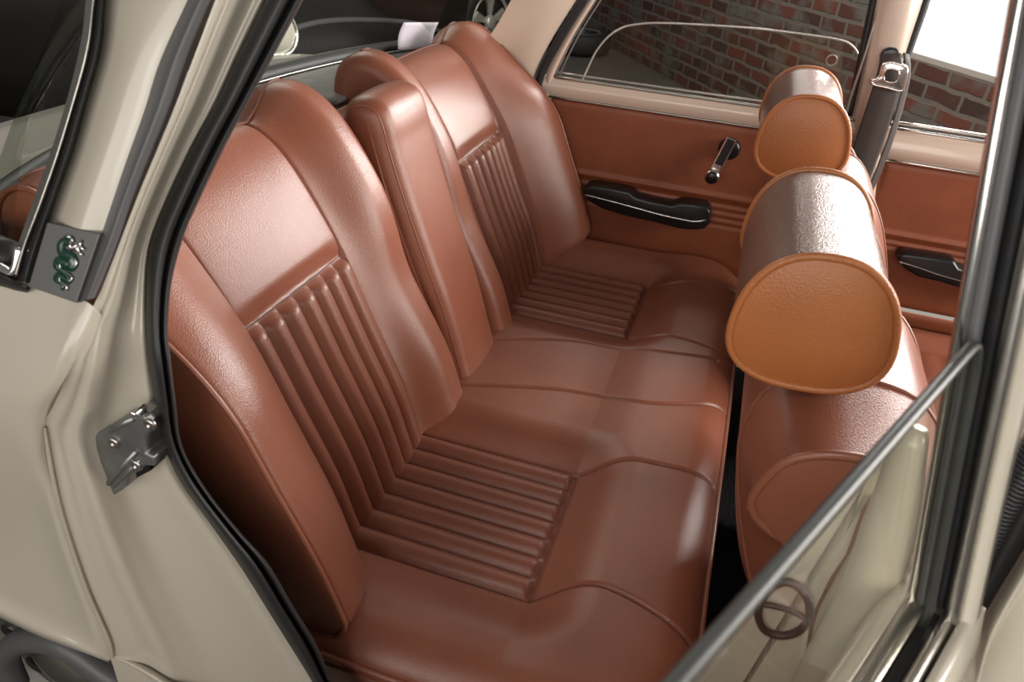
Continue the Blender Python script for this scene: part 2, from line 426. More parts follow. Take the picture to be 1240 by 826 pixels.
def seamset():
    L = []
    for sg in (-1, 1):
        rect = [(CX0+.02, S1), (PX, S1), (PX, S0-.005), (CX0+.02, S0-.005)]
        L.append([V(x, sg*a, 0) for x, a in spline_xy(rect[:2])]); L.append([V(x, sg*a, 0) for x, a in spline_xy(rect[1:3])]); L.append([V(x, sg*a, 0) for x, a in spline_xy(rect[2:])])
        L.append([V(p.x, sg*p.y, 0) for p in spline([(PX, S1, 0), (PX+.06, S1-.022, 0), (PX+.13, S1-.015, 0), (CX1-.012, S1+.01, 0)], 40)])
        L.append([V(p.x, sg*p.y, 0) for p in spline([(PX, S0-.005, 0), (PX+.06, S0-.028, 0), (PX+.13, S0-.035, 0), (CX1-.008, S0-.045, 0)], 40)])
    for u in ([(548, 465), (690, 473), (790, 488), (880, 505)], [(594, 410), (700, 413), (800, 425), (870, 437)]):
        L.append([V(p.x, p.y, 0) for p in spline([on_cushion(*q) for q in u], 50)])
    return L
def spline_xy(p): return [(q.x, q.y) for q in spline([(x, y, 0) for x, y in p], 50)]
SEAMS = seamset()
from bisect import bisect
SG = {}
for sline in SEAMS:
    for a, b in zip(sline, sline[1:]):
        for t in (0, .5):
            p = a.lerp(b, t); SG.setdefault((int(p.x/.02), int(math.floor(p.y/.02))), []).append(p)
def sdist(x, y):
    i, j = int(x/.02), int(math.floor(y/.02)); m = 1
    for di in (-1, 0, 1):
        for dj in (-1, 0, 1):
            for p in SG.get((i+di, j+dj), ()): m = min(m, math.hypot(p.x-x, p.y-y))
    return m
nx, ny = 210, 540; rows = []
for j in range(ny+1):
    y = -CY+2*CY*j/ny; row = []
    ay = CY-abs(y); xe = CX1 if ay >= .12 else CX1-.12+math.sqrt(max(0, .12**2-(.12-ay)**2))
    for i in range(nx+1):
        x = lerp(CX0, xe, (i/nx)**.93); h = ch(x, y); s = sdist(x, y)
        if s < .014: h -= .0050*math.exp(-(s/.0030)**2)
        row.append(V(x, y, h))
    # boxing: down the front
    for k, (ox, z) in enumerate(((.004, .45), (-.004, .40), (-.02, .33), (-.03, .26))): row.append(V(xe+ox, y, z))
    rows.append(row)
side0 = [[V(p.x, p.y-.004*k/3 if rows[0] is r_ else p.y+.004*k/3, lerp(p.z, .34, k/3)) for p in r_[:nx+1]] for r_ in (rows[0],) for k in range(1, 4)]
side1 = [[V(p.x, p.y, lerp(p.z, .34, k/3)) for p in rows[-1][:nx+1]] for k in range(1, 4)]
cb = MB().grid(rows); cb.grid([rows[0][:nx+1]]+side0); cb.grid([rows[-1][:nx+1]]+side1)
cush = cb.build('seat_cushion', LEATHER, bench)
pm = MB()
for sline in SEAMS: MB().tube([V(p.x, p.y, ch(p.x, p.y)-.0042) for p in sline], .0011, 6).build('seam', THREAD, cush)
edge = [V(CX0+.05, -CY, 0)]+[V(x, -CY, 0) for x in (.1, .2, .3, .4)]+[V(CX1-.12+.12*math.sin(t*math.pi/16), -CY+.12-.12*math.cos(t*math.pi/16), 0) for t in range(9)]
edge = edge+[V(CX1, y/10, 0) for y in range(-5, 6)]+[V(p.x, -p.y, 0) for p in reversed(edge)]
edge = [V(p.x, p.y, ch(p.x-.002, p.y*.998)-.001) for p in spline(edge, 200)]
pm.tube(edge, .0042, 8); pm.tube([p+V(.003, 0, -.016) for p in edge], .003, 6)
pm.split('piping', PIPING, cush)
st = MB()
for sg in (-1, 1):
    for q in range(1, 7):
        a = lerp(S0-.005, S1, q/7); x = .085
        while x < PX-.02:
            st.tube([V(x, sg*a, ch(x, a)+.001), V(x+.0032, sg*a, ch(x+.003, a)+.001)], .0008, 5); x += .0052
st.build('stitching', THREAD, cush)['kind'] = 'stuff'

# ------------------------------------------------------------------ front seats
def front_seat(sy, label, first):
    root = thing('front_seat', label, 'seat', (.75, -.34+sy, .25), 'front seats')
    Y = lambda y: y+sy
    full = smooth_ring([(.535, .80), (.536, .85), (.555, .893), (.60, .912), (.655, .915), (.70, .895), (.745, .82), (.80, .66), (.85, .48), (.80, .42), (.70, .43), (.64, .50), (.585, .60), (.553, .70)], 90)
    side = smooth_ring([(.549, .822), (.552, .850), (.567, .884), (.60, .902), (.65, .905), (.69, .885), (.735, .81), (.78, .68), (.82, .50), (.80, .46), (.75, .52), (.71, .63), (.662, .738), (.608, .780), (.568, .800)], 90)
    def prof(y):
        q = y-sy; t = sm(-.41, -.55, q) if q < -.34 else sm(-.27, -.13, q)
        return [(lerp(a[0], b[0], t), lerp(a[1], b[1], t)) for a, b in zip(full, side)]
    ys = [Y(-.555)]+[Y(lerp(-.55, -.13, k/28)) for k in range(29)]+[Y(-.125)]
    b, caps = roll(prof, ys, LEATHER, 'backrest', root)
    for cp in caps: MB().grid(cp[0], False, True).build('side_panel', LEATHER, b)
    pm = MB()
    for cp in caps: pm.tube(cp[1], .0045, 8, True)
    for q in (-.435, -.245): pm.tube([V(x, Y(q), z) for x, z in prof(Y(q))], .0028, 7, True)
    pm.split('piping', PIPING, b)
    # head restraint: a thick bolster lying across the top of the backrest
    hx, hz = .563, .985
    def hp(y):
        out = []
        for k in range(72):
            t = 2*math.pi*k/72; c, s = math.cos(t), math.sin(t)
            e = 2/2.45; x = .0700*math.copysign(abs(c)**e, c); z = .0675*math.copysign(abs(s)**e, s)
            x *= 1-.15*z/.066; xr = x*.985-z*.05; zr = z+x*.05
            out.append((hx+xr, hz+zr))
        return out
    h, caps = roll(hp, [Y(lerp(-.48, -.228, k/10)) for k in range(11)], LEATHER_HR, 'headrest', root, bulge=.010)
    pm = MB()
    for cp in caps:
        MB().grid(cp[0], False, True).build('end_face', LEATHER_TAN, h); pm.tube(cp[1], .0040, 8, True)
    pm.split('piping', LEATHER_TAN, h)
    for q in (-.30, -.40): MB().tube([V(.60, Y(q), .88), V(.59, Y(q), .96)], .006, 10).build('headrest_post', CHROME, root)
    # cushion
    rows = []
    for j in range(41):
        v = j/40*2-1; y = Y(-.34)+v*.235; row = []
        for i in range(41):
            u = i/40; x = lerp(.76, 1.24, u); e = min(1-abs(v), 2.4*(1-u), 2*u+.25)
            z = .50+.02*u-.05*(1-min(1, e/.22))**2+.02*sm(.55, .8, abs(v))*(1-(max(0, abs(v)-.8)/.2)**2)
            if abs(v) < .55: z += .006*abs(math.sin(u*math.pi*9))**.6*sm(.55, .5, abs(v))
            row.append(V(x, y, z))
        row += [V(1.25, y, .40), V(1.22, y, .30)]; rows.append(row)
    cb = MB().grid(rows)
    for r_ in (rows[0], rows[-1]): cb.grid([[V(p.x, p.y, p.z if k == 0 else lerp(p.z, .30, k/2)) for p in r_[:41]] for k in range(3)])
    c = cb.build('seat_cushion', LEATHER, root)
    for r_ in (rows[0], rows[-1]): MB().tube([V(p.x, p.y, p.z) for p in r_[1:41]], .004, 7).build('piping', PIPING, c)
    for q in (-.50, -.18):
        m = MB(); m.tube([V(.72, Y(q), .24), V(.80, Y(q), .27), V(1.2, Y(q), .27)], .012, 8)
        for x in (.80, 1.18): m.box((x, Y(q), .26), (.02, 0, 0), (0, .012, 0), (0, 0, .06))
        m.build('seat_rail', BLACKPL, root)
    return root
LEATHER_HR = mat('headrest_leather', (.165, .074, .047), .27, 0, 0, .7, ('v', 520, .25, .002))
front_seat(0, 'brown leather front seat beside the open door, its tan-ended headrest largest in view', True)
front_seat(.645, 'brown leather front seat on the far side, beside the dark seat belt', False)
#==CAR==
# ------------------------------------------------------------------ the cream car
car = thing('saloon_car', 'cream saloon car whose shell surrounds the brown leather seats', 'car', (0, 0, 0))
def sp(pts, off): return [at_side(u, v, off) for u, v in pts]
def yp(pts, y): return [at_y(u, v, y) for u, v in pts]
# traced lines on the right rear corner (photo pixels, top to bottom); depth comes from the body side
RUB_R = [(150, -160), (134, -40), (128, 0), (123, 58), (106, 121), (90, 179), (73, 227), (59, 269), (36, 346)]
RUB_L = [(142, -160), (126, -40), (119, 0), (111, 63), (92, 131), (73, 194), (53, 252), (34, 300), (24, 338)]
CHR_L = [(126, -160), (110, -40), (104, 0), (99, 44), (85, 106), (63, 179), (44, 232), (22, 295), (12, 325)]
DRIP_L = [(300, -160), (245, -40), (227, 0), (194, 73), (174, 136), (150, 203), (123, 283), (94, 366)]
DRIP_R = [(332, -160), (279, -40), (261, 0), (237, 58), (213, 126), (189, 184), (165, 242), (145, 300), (119, 360)]
SEAL_L = [(400, -160), (341, -40), (321, 0), (290, 63), (261, 126), (232, 179), (198, 252), (181, 300), (177, 348), (178, 412), (186, 477), (194, 526), (216, 580), (254, 634), (292, 688), (329, 747), (356, 790), (378, 826), (400, 870)]
SEAL_R = [(452, -160), (388, -40), (367, 0), (338, 55), (300, 125), (272, 178), (240, 245), (223, 284), (208, 340), (203, 397), (206, 430), (213, 488), (221, 542), (252, 596), (291, 645), (324, 682), (356, 736), (383, 780), (402, 826), (422, 870)]
# outer C pillar skin between the rear window and the drip moulding
o = MB().grid(loft([sp(RUB_R, .012), sp([((a[0]+b[0])/2, (a[1]+b[1])/2) for a, b in zip(spline([(*p, 0) for p in RUB_R], 20), spline([(*p, 0) for p in DRIP_L], 20))], -.004), sp(DRIP_L, .002)], 40, 8)).build('rear_pillar', CREAM, car, solid=0)
# rear window: rubber, bright trim, glass
def band(a, b, offa, offm, offb, name, m, par=car):
    A, B = spline([(*p, 0) for p in a], 30), spline([(*p, 0) for p in b], 30)
    return MB().grid(loft([sp([(p.x, p.y) for p in A], offa), sp([((p.x*.5+q.x*.5), (p.y+q.y)/2) for p, q in zip(A, B)], offm), sp([(q.x, q.y) for q in B], offb)], 60, 6)).build(name, m, par)
RW = [CHR_L[i] for i in range(len(CHR_L))]
gl_edge = sp(RW, .02)
bot = spline([gl_edge[-1], V(-.29, -.60, .955), V(-.385, -.36, .955), V(-.43, 0, .955), V(-.385, .36, .955), V(-.30, .58, .955), V(-.20, .66, .955)], 40)
top = spline([gl_edge[0]+V(.03, .02, .03), V(-.06, -.48, 1.31), V(-.13, -.26, 1.34), V(-.15, 0, 1.35), V(-.13, .26, 1.34), V(-.08, .46, 1.32), V(.02, .56, 1.28)], 40)
rwo = MB().grid([[bot[i].lerp(top[i], k/14)+V(-.025*math.sin(math.pi*k/14), 0, .01*math.sin(math.pi*k/14)) for k in range(15)] for i in range(40)]).build('rear_window', GLASS_GREEN, car)
band(CHR_L, RUB_L, .012, -.004, .002, 'window_trim', CHROME_OLD, rwo)
band(RUB_L, RUB_R, .004, -.006, .012, 'window_seal', RUBBER, rwo)
# bright corner joint and lower rubber of the rear window
cm = MB(); q = sp([(-20, 318), (0, 324), (14, 332), (21, 322), (24, 300)], .004); cm.tube(spline(q, 24), .0045, 8); cm.build('trim_corner', CHROME, rwo)
lo = loft([sp([(-30, 322), (0, 331), (22, 342), (36, 349)], -.002), sp([(-30, 333), (0, 340), (20, 348), (34, 352)], -.006), sp([(-30, 342), (0, 347), (18, 352), (33, 355)], .004)], 24, 5)
MB().grid(lo).build('lower_seal', RUBBER, rwo)
MB().tube([p+V(.002, 0, .008) for p in bot], .017, 10).build('base_seal', RUBBER, rwo)
MB().tube([p+V(.021, 0, .006) for p in bot[4:36]], .0018, 8).build('base_trim', CHROME_OLD, rwo)
# drip moulding
dm = band(DRIP_L, DRIP_R, .002, -.012, .010, 'drip_moulding', GREY)
# vent plate with the serpent badge
quad = sp([(59, 269), (123, 283), (94, 367), (36, 347)], -.004)
pn = (quad[1]-quad[0]).cross(quad[3]-quad[0]).normalized(); pn = pn if pn.y < 0 else -pn
quad = [CAM+(p-CAM)*((quad[0]-CAM).dot(pn)/(p-CAM).dot(pn)) for p in quad]
plate = MB().prism([p+pn*.0015 for p in quad], -pn*.006).build('vent_plate', PLATE, car, smooth=False, bevel=.0008)
def on_plate(u, v, h=.0024):
    d = ray(u, v); t = (quad[0]+pn*h-CAM).dot(pn)/d.dot(pn); return CAM+d*t
pxp = lambda x, y: (x*140/723, 240+y*160/826)
snake = [(432, 283), (400, 272), (378, 300), (392, 345), (440, 368), (458, 402), (432, 430), (405, 408), (362, 392), (356, 430), (400, 462), (428, 490), (412, 512), (362, 484), (352, 510), (380, 530), (398, 550), (388, 572)]
sn = spline([on_plate(*pxp(*p)) for p in snake], 90)
def ribbon(pts, wf, h, name, m, par):
    rows = []
    for i, p in enumerate(pts):
        t = (pts[min(i+1, len(pts)-1)]-pts[max(i-1, 0)]).normalized(); s = t.cross(pn).normalized(); wd_ = wf(i/(len(pts)-1))
        rows.append([p-s*wd_, p-s*wd_*.7+pn*h, p+s*wd_*.7+pn*h, p+s*wd_])
    return MB().grid(rows).build(name, m, par)
ribbon(sn, lambda t: (.0016+.0030*math.sin(math.pi*min(1, t*1.3+.12)) if t < .7 else .0030*(1-t)/.3+.0011), .0012, 'serpent_emblem', GREEN, plate)
ch_ = MB()
ch_.tube([p+pn*.0006+(pn.cross(V(0, 0, 1))).normalized()*0 for p in spline([on_plate(*pxp(x+26, y+6)) for x, y in snake[3:]], 70)], .0007, 6)
for a, b in (((405, 238), (445, 243)), ((445, 243), (458, 275)), ((440, 268), (440, 330)), ((440, 330), (490, 285)), ((490, 285), (485, 345)), ((455, 300), (500, 330)), ((505, 262), (500, 310)), ((500, 300), (525, 322)), ((490, 345), (515, 352))):
    ch_.tube([on_plate(*pxp(*a), .003), on_plate(*pxp(*b), .003)], .0011, 6)
ch_.build('crowned_head', CHROME, plate)
# door jamb between drip moulding / wing edge and the rubber seal
JA = [(332, -160), (279, -40), (261, 0), (213, 126), (165, 242), (119, 360), (103, 385), (88, 432), (66, 490), (51, 518), (60, 575), (72, 632), (100, 716), (128, 780), (150, 850)]
def ease(pts, n=60): return [(p.x, p.y) for p in spline([(*p, 0) for p in pts], n)]
ja, jd = ease(JA), ease(SEAL_L)
def mix(f): return [(lerp(a[0], b[0], f), lerp(a[1], b[1], f)) for a, b in zip(ja, jd)]
offs = [(0, .001), (.09, .003), (.18, .009), (.27, .010), (.38, .022), (.54, .038), (.75, .048), (.92, .050), (1, .056)]
MB().grid(loft([sp(mix(f), o_) for f, o_ in offs], 60, 5)).build('door_jamb', CREAM_IN if 0 else CREAM, car)
# black door seal: a fat lip and a finer inner bead
sl, sr = ease(SEAL_L, 60), ease(SEAL_R, 60)
def smix(f): return [(lerp(a[0], b[0], f), lerp(a[1], b[1], f)) for a, b in zip(sl, sr)]
ds = MB().grid(loft([sp(smix(f), o_) for f, o_ in ((0, .060), (.04, .046), (.3, .036), (.58, .040), (.66, .056), (.72, .048), (.88, .045), (1, .058), (1.0, .085))], 80, 4)).build('door_seal', RUBBER, car)
# rear wing below the belt, with its side crease and wheel-arch lip
WB = [(-360, 292), (-120, 328), (0, 338), (36, 343), (62, 351), (94, 362), (112, 369)]
WM = [(-380, 428), (-140, 440), (-40, 450), (20, 448), (60, 452), (78, 455), (84, 440)]
WC = [(-400, 492), (-160, 505), (-60, 512), (0, 515), (25, 516), (42, 517), (51, 518)]
WD = [(-410, 596), (-170, 620), (-60, 628), (0, 640), (30, 640), (55, 640), (72, 632)]
WE = [(-420, 636), (-190, 640), (-60, 690), (0, 716), (50, 738), (95, 760), (128, 780)]
WF = [(-420, 662), (-190, 665), (-60, 716), (0, 745), (48, 768), (90, 783), (126, 797)]
WG = [(-420, 665), (-190, 668), (-60, 719), (0, 748), (48, 771), (90, 786), (126, 800)]
wg = loft([*[sp(q[:-1], o_)+sp([q[-1]], -.0015)+sp([ex], .012) for q, o_, ex in ((WB, .003, (126, 385)), (WM, -.006, (104, 450)), (WC, -.012, (68, 524)), (WD, .008, (88, 634)), (WE, .004, (142, 782)), (WF, -.004, (140, 802)), (WG, .03, (140, 806)))]], 40, 7)
MB().grid(wg).build('rear_wing', CREAM, car)
MB().grid(loft([sp([(51, 518), (60, 575), (72, 632), (100, 716), (128, 780), (132, 800)], .0), sp([(54, 518), (64, 575), (77, 632), (105, 714), (132, 776), (136, 797)], -.003), sp([(58, 519), (68, 575), (82, 630), (110, 712), (136, 772), (140, 793)], .004)], 40, 4)).build('wing_flange', CREAM, car)
# sill end under the jamb
MB().grid(loft([sp([(128, 780), (150, 782), (190, 800), (240, 835)], .03), sp([(126, 797), (150, 800), (190, 822), (230, 850)], .0), sp([(128, 801), (150, 807), (176, 824), (205, 850)], .02)], 20, 4)).build('sill', CREAM, car)
# wheel under the arch
wh = V(-.30, -.60, .30)
tm = MB().lathe(wh, (0, -1, 0), [(.165, -.08), (.235, -.088), (.275, -.075), (.292, -.05), (.295, 0), (.292, .05), (.275, .078), (.24, .09), (.195, .086), (.188, .075)], 64)
whl = tm.build('wheel', TYRE, car)
rm = MB().lathe(wh, (0, -1, 0), [(.188, .074), (.193, .084), (.186, .080), (.17, .055), (.155, .05), (.135, .066), (.06, .072), (.05, .09), (.02, .098), (0, .099)], 64).build('rim', CHROME_OLD, whl)
for k in range(10):
    t = 2*math.pi*k/10; MB().lathe(wh+V(math.cos(t)*.115, -.066, math.sin(t)*.115), (0, -1, 0), [(.017, 0), (.017, .003), (0, .003)], 14).build('rim_hole', BLACKPL, whl)
pm = MB().tube(spline([at_y(u, v, -.70) for u, v in ((20, 830), (8, 795), (30, 775), (75, 780), (115, 806), (150, 832), (180, 870))], 40), .018, 12); pm.build('exhaust_pipe' if 0 else 'arch_pipe', GREY, car)
MB().grid([[wh+V(math.cos(t)*r_, y, math.sin(t)*r_) for t in [math.pi*k/24 for k in range(-4, 29)]] for r_, y in ((.325, -.10), (.33, .0), (.33, .25), (.02, .25))]).build('wheel_arch', BLACKPL, car)
# door latch plate on the jamb
LM = lambda x, y: (100+x*140/771, 470+y*150/826)
lo_ = [(82, 340), (120, 270), (180, 250), (340, 165), (380, 145), (470, 150), (495, 190), (492, 250), (465, 300), (470, 390), (525, 420), (532, 480), (470, 475), (360, 560), (350, 610), (235, 690), (185, 685), (125, 645), (115, 400)]
lp = [at_side(*LM(*p), .036) for p in lo_]
c0 = sum(lp, V(0, 0, 0))/len(lp); ln = V(0, 0, 0)
for a, b in zip(lp, lp[1:]+lp[:1]): ln += (a-c0).cross(b-c0)
ln.normalize(); ln = ln if ln.y < 0 else -ln
lp = [p-ln*(p-c0).dot(ln) for p in lp]
latch = MB().prism([p+ln*.010 for p in lp], -ln*.030).build('door_latch', STEEL, car, smooth=False, bevel=.0022)
def on_l(x, y, h=.010):
    d = ray(*LM(x, y)); t = (c0+ln*h-CAM).dot(ln)/d.dot(ln); return CAM+d*t
for x, y in ((215, 360), (455, 237), (365, 510)):
    MB().lathe(on_l(x, y), ln, [(.0062, 0), (.0062, .002), (.0045, .0032), (.002, .003), (.0018, .002), (0, .002)], 20).build('screw', CHROME_OLD, latch)
MB().tube([on_l(165, 640), on_l(360, 420)], .0028, 8).tube([on_l(205, 655), on_l(385, 480)], .0022, 8).tube([on_l(190, 280), on_l(340, 200)], .003, 8).build('pressed_rib', STEEL, latch)
MB().prism([on_l(*p, .004) for p in ((355, 560), (440, 510), (455, 550), (360, 600))], -ln*.02).build('rubber_stop', BLACKPL, latch, smooth=False)
MB().lathe(on_l(385, 140, .004), ln, [(.004, -.004), (.004, .008), (.003, .010), (0, .010)], 16).build('pivot_pin', CHROME, latch)
# parcel shelf, boot lid, inner far pillar, floor, roof
sh = MB(); rows = []
for i in range(25):
    y = lerp(-.60, .60, i/24); xb = lerp(-.42, -.27, abs(y/.6)**2.2)
    rows.append([V(lerp(-.235, xb, k/8), y, .955+.004*math.sin(k)) for k in range(9)])
sh.grid(rows).build('parcel_shelf', VINYL, car, solid=.01)
rows = []
for i in range(25):
    y = lerp(-.70, .70, i/24); xb = lerp(-.45, -.28, abs(y/.62)**2.2) if abs(y) < .62 else -.28
    rows.append([V(lerp(xb, -.70, k/4), y, .950-.035*k/4-.04*abs(y/.7)**3) for k in range(5)]+[V(-.76, y, .885-.04*abs(y/.7)**3), V(-.90, y, .80), V(-1.25, y, .72), V(-1.28, y, .45)])
MB().grid(rows).build('boot_lid', CREAM, car)
# far rear pillar, seen from inside
FS = [(724, -14), (700, 18), (672, 62), (655, 92), (649, 120), (652, 150), (662, 200)]
pil = loft([[V(.02, .545, 1.27), V(-.06, .58, 1.13), V(-.17, .61, .96), V(-.30, .66, .90), V(-.32, .66, .70)],
            [V(.07, .565, 1.26), V(0, .60, 1.13), V(-.09, .64, .96), V(-.12, .665, .88), V(-.12, .68, .70)],
            yp([(722, -40), (698, 0), (668, 48), (648, 88), (641, 120), (645, 160), (655, 210)], .662)], 30, 6)
MB().grid(pil).build('rear_pillar', CREAM_IN, car)
MB().tube(spline(yp([(732, -40), (705, 2), (677, 48), (656, 88), (650, 118), (654, 150), (664, 205)], .668), 40), .010, 10).build('door_seal', RUBBER, car)
# far centre pillar
cp = loft([yp([(1068, -40), (1061, 0), (1041, 100), (1029, 160), (1020, 260), (1020, 400)], .690), yp([(1077, -40), (1070, 0), (1050, 100), (1037, 160), (1028, 260), (1026, 400)], .668), yp([(1100, -40), (1098, 0), (1080, 100), (1064, 170), (1055, 260), (1050, 400)], .664), yp([(1128, -40), (1119, 0), (1095, 70), (1075, 140), (1062, 190), (1052, 280)], .685)], 30, 5)
MB().grid(cp).build('centre_pillar', CREAM_IN, car)
MB().tube(spline(yp([(1130, -40), (1121, 0), (1097, 70), (1077, 140)], .690), 20), .009, 8).tube(spline(yp([(1066, -40), (1058, 0), (1040, 85), (1028, 140)], .694), 20), .008, 8).build('door_seal', RUBBER, car)
flr = MB().box((.6, 0, .20), (.85, 0, 0), (0, .70, 0), (0, 0, .015))
flr.box((.44, 0, .30), (.012, 0, 0), (0, .62, 0), (0, 0, .09)); flr.box((1.0, 0, .29), (.5, 0, 0), (0, .10, 0), (0, 0, .08))
flr.build('floor_carpet', CARPET, car, smooth=False, bevel=.01)
# body side below the far doors and the near sill
MB().box((.6, .74, .30), (.85, 0, 0), (0, .03, 0), (0, 0, .10)).build('sill', CREAM, car, bevel=.012)
MB().box((.45, -.70, .26), (.52, 0, 0), (0, .045, 0), (0, 0, .07)).build('sill', CREAM, car, bevel=.012)
#==DOORS==
# ------------------------------------------------------------------ far doors
def armrest(root, outline, line, y0, depth, lab=None):
    pts = [at_y(u, v, y0+depth*.45)-V(0, depth*.45, 0) for u, v in outline]
    a = MB().prism([p for p in pts], (0, depth, 0)).build('armrest', BLACKPL, root, smooth=True, bevel=.012)
    MB().tube(spline([at_y(u, v, y0+depth*.45)-V(0, depth*.45+.001, 0) for u, v in line], 40), .0020, 6).build('trim_strip', CHROME, a)
    if lab: a['label'] = lab
    return a
def panel(root, x0, x1, z0, z1, y, rear_round=.03, ribs=(), ridges=(), name='inner_panel', m=None, nx=90, nz=150):
    rows = []
    for i in range(nx+1):
        x = lerp(x0, x1, i/nx); row = []
        for j in range(nz+1):
            z = lerp(z0, z1, j/nz); e = min(x-x0, x1-x, z1-z, z-z0)
            d = .007*math.sqrt(max(0, 1-(1-min(1, e/.018))**2))
            for r_ in ribs: d -= .0035*math.exp(-((z-r_)/.004)**2)
            for r_ in ridges: d += .005*math.exp(-((z-r_)/.006)**2)
            row.append(V(x, y-d, z))
        rows.append(row)
    return MB().grid(rows).build(name, m or LEATHER_RED, root)
def hline(x0, x1, y, z, z1=None, n=12): return [V(lerp(x0, x1, k/n), y, lerp(z, z if z1 is None else z1, k/n)) for k in range(n+1)]
fd = thing('car_door', 'closed rear door across the car with black armrest and window crank', 'car door', (.35, .70, .28), 'doors of the cream car')
panel(fd, -.012, .745, .30, .866, .680, ribs=(.618, .636, .654, .672), ridges=(.690,))
MB().tube(hline(-.014, .745, .672, .8675), .003, 6).tube([V(-.014, .672, z) for z in (.30, .5, .7, .8675)], .0025, 6).build('panel_trim', CHROME_OLD, fd)
# painted belt of the door and its window frame
rows = []
for k in range(13):
    x = lerp(-.035, .77, k/12)
    rows.append([V(x, .678, .862), V(x, .670, .874), V(x, .668, .892), V(x, .672, .908), V(x, .690, .914)])
fr = MB().grid(rows)
sealc = yp([(738, -40), (711, 2), (683, 48), (662, 88), (656, 118), (656, 150), (662, 205)], .674)
chrc = yp([(748, -40), (722, 2), (696, 44), (678, 80), (671, 95), (668, 120), (664, 205)], .676)
fr.grid(loft([sealc, [(a+b)/2+V(0, -.006, 0) for a, b in zip(sealc, chrc)], chrc], 30, 4))
fr.build('door_frame', CREAM_IN, fd)
wfr = MB()
rear_edge = yp([(746, -40), (720, 2), (694, 44), (677, 78), (671, 93)], .676)
wfr.tube(spline(rear_edge, 30), .0035, 7).tube(spline([p+V(.012, .01, .004) for p in rear_edge], 30), .002, 6)
wfr.tube(hline(.008, .70, .676, .914), .0035, 7).tube(hline(.012, .70, .690, .922), .0025, 6)
wfr.tube(spline(yp([(1084, -40), (1067, 2), (1048, 65), (1030, 118), (1021, 150)], .680), 24), .0040, 7)
wfr.build('window_trim', CHROME_OLD, fd)
gp = [(705, 97), (712, 82), (722, 62), (737, 44), (755, 33), (775, 29), (800, 28), (850, 30), (920, 35), (985, 43), (1015, 48), (1030, 54), (1039, 66), (1040, 82), (1034, 110), (1024, 160)]
go = yp(gp, .700); base = [V(p.x, .700, .90) for p in (go[-1], go[0])]
gs = spline(go, 80)
gl = MB().prism(gs+base, (0, .004, 0)).build('window_glass', GLASS, fd, smooth=False)
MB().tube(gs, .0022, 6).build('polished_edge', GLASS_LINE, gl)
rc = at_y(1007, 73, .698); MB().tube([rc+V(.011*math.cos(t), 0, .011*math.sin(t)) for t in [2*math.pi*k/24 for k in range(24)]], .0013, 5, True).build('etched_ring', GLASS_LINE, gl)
armrest(fd, [(708, 229), (710, 223), (718, 221), (742, 224), (765, 229), (771, 235), (790, 240), (815, 245), (824, 242), (840, 243), (855, 246), (861, 252), (861, 266), (855, 273), (845, 275), (826, 274), (795, 266), (758, 258), (732, 250), (714, 240)],
        [(711, 232), (735, 238), (758, 244), (802, 256), (830, 262), (843, 264), (857, 262)], .625, .052)
cr = MB().lathe(at_y(883, 180, .672), (0, -1, 0), [(.026, 0), (.025, .008), (.020, .012), (0, .012)], 28).build('window_crank', BLACKPL, fd)
a0, a1 = at_y(885, 170, .650), at_y(863, 212, .645); dv = (a1-a0).normalized(); sv = dv.cross(V(0, 1, 0)).normalized()
MB().box((a0+a1)/2, (a1-a0)*.56, sv*.0125, V(0, .005, 0)).build('crank_arm', CHROME, cr, smooth=False, bevel=.004)
MB().box(a0.lerp(a1, .32)-V(0, .006, 0), (a1-a0)*.36, sv*.0092, V(0, .002, 0)).build('arm_inlay', BLACKPL, cr, smooth=False, bevel=.0015)
MB().lathe(a1+V(0, -.004, 0), (0, -1, 0), [(.016, 0), (.0175, .006), (.0165, .016), (.012, .018)], 28).build('knob_ring', CHROME, cr)
MB().lathe(a1+V(0, -.010, 0), (0, -1, 0), [(.0148, 0), (.0145, .012), (.010, .0145), (0, .015)], 28).build('knob', BLACKPL, cr)

ff = thing('car_door', 'closed front door across the car, behind the seat belt and under the bright window', 'car door', (1.1, .70, .28), 'doors of the cream car')
panel(ff, .785, 1.55, .490, .836, .684, ribs=(.640, .656), ridges=(.672,))
panel(ff, .785, 1.55, .28, .478, .690, ribs=(.44,), name='map_pocket')
MB().tube(hline(.782, 1.55, .674, .840, .832), .004, 7).tube([V(.782, .676, z) for z in (.30, .5, .7, .84)], .0025, 6).build('panel_trim', CHROME, ff)
rows = []
for k in range(13):
    x = lerp(.768, 1.56, k/12); z = lerp(0, -.008, k/12)
    rows.append([V(x, .682, .836+z), V(x, .670, .850+z), V(x, .666, .868+z), V(x, .676, .888+z), V(x, .680, .900+z), V(x, .695, .908+z)])
fr = MB().grid(rows); fr.grid([[V(.768, .682, z), V(.772, .674, z), V(.784, .680, z)] for z in (.30, .5, .7, .836)]); fr.build('door_frame', CREAM_IN, ff)
MB().tube(hline(.775, 1.56, .678, .908, .900), .004, 7).tube(hline(.775, 1.56, .692, .918, .910), .0035, 7).build('window_trim', CHROME, ff)
armrest(ff, [(1085, 310), (1088, 304), (1096, 303), (1125, 307), (1154, 312), (1159, 321), (1177, 327), (1200, 332), (1240, 340), (1240, 362), (1200, 356), (1177, 349), (1136, 337), (1110, 331), (1095, 322)],
        [(1087, 312), (1110, 319), (1136, 328), (1177, 339), (1240, 352)], .632, .050)

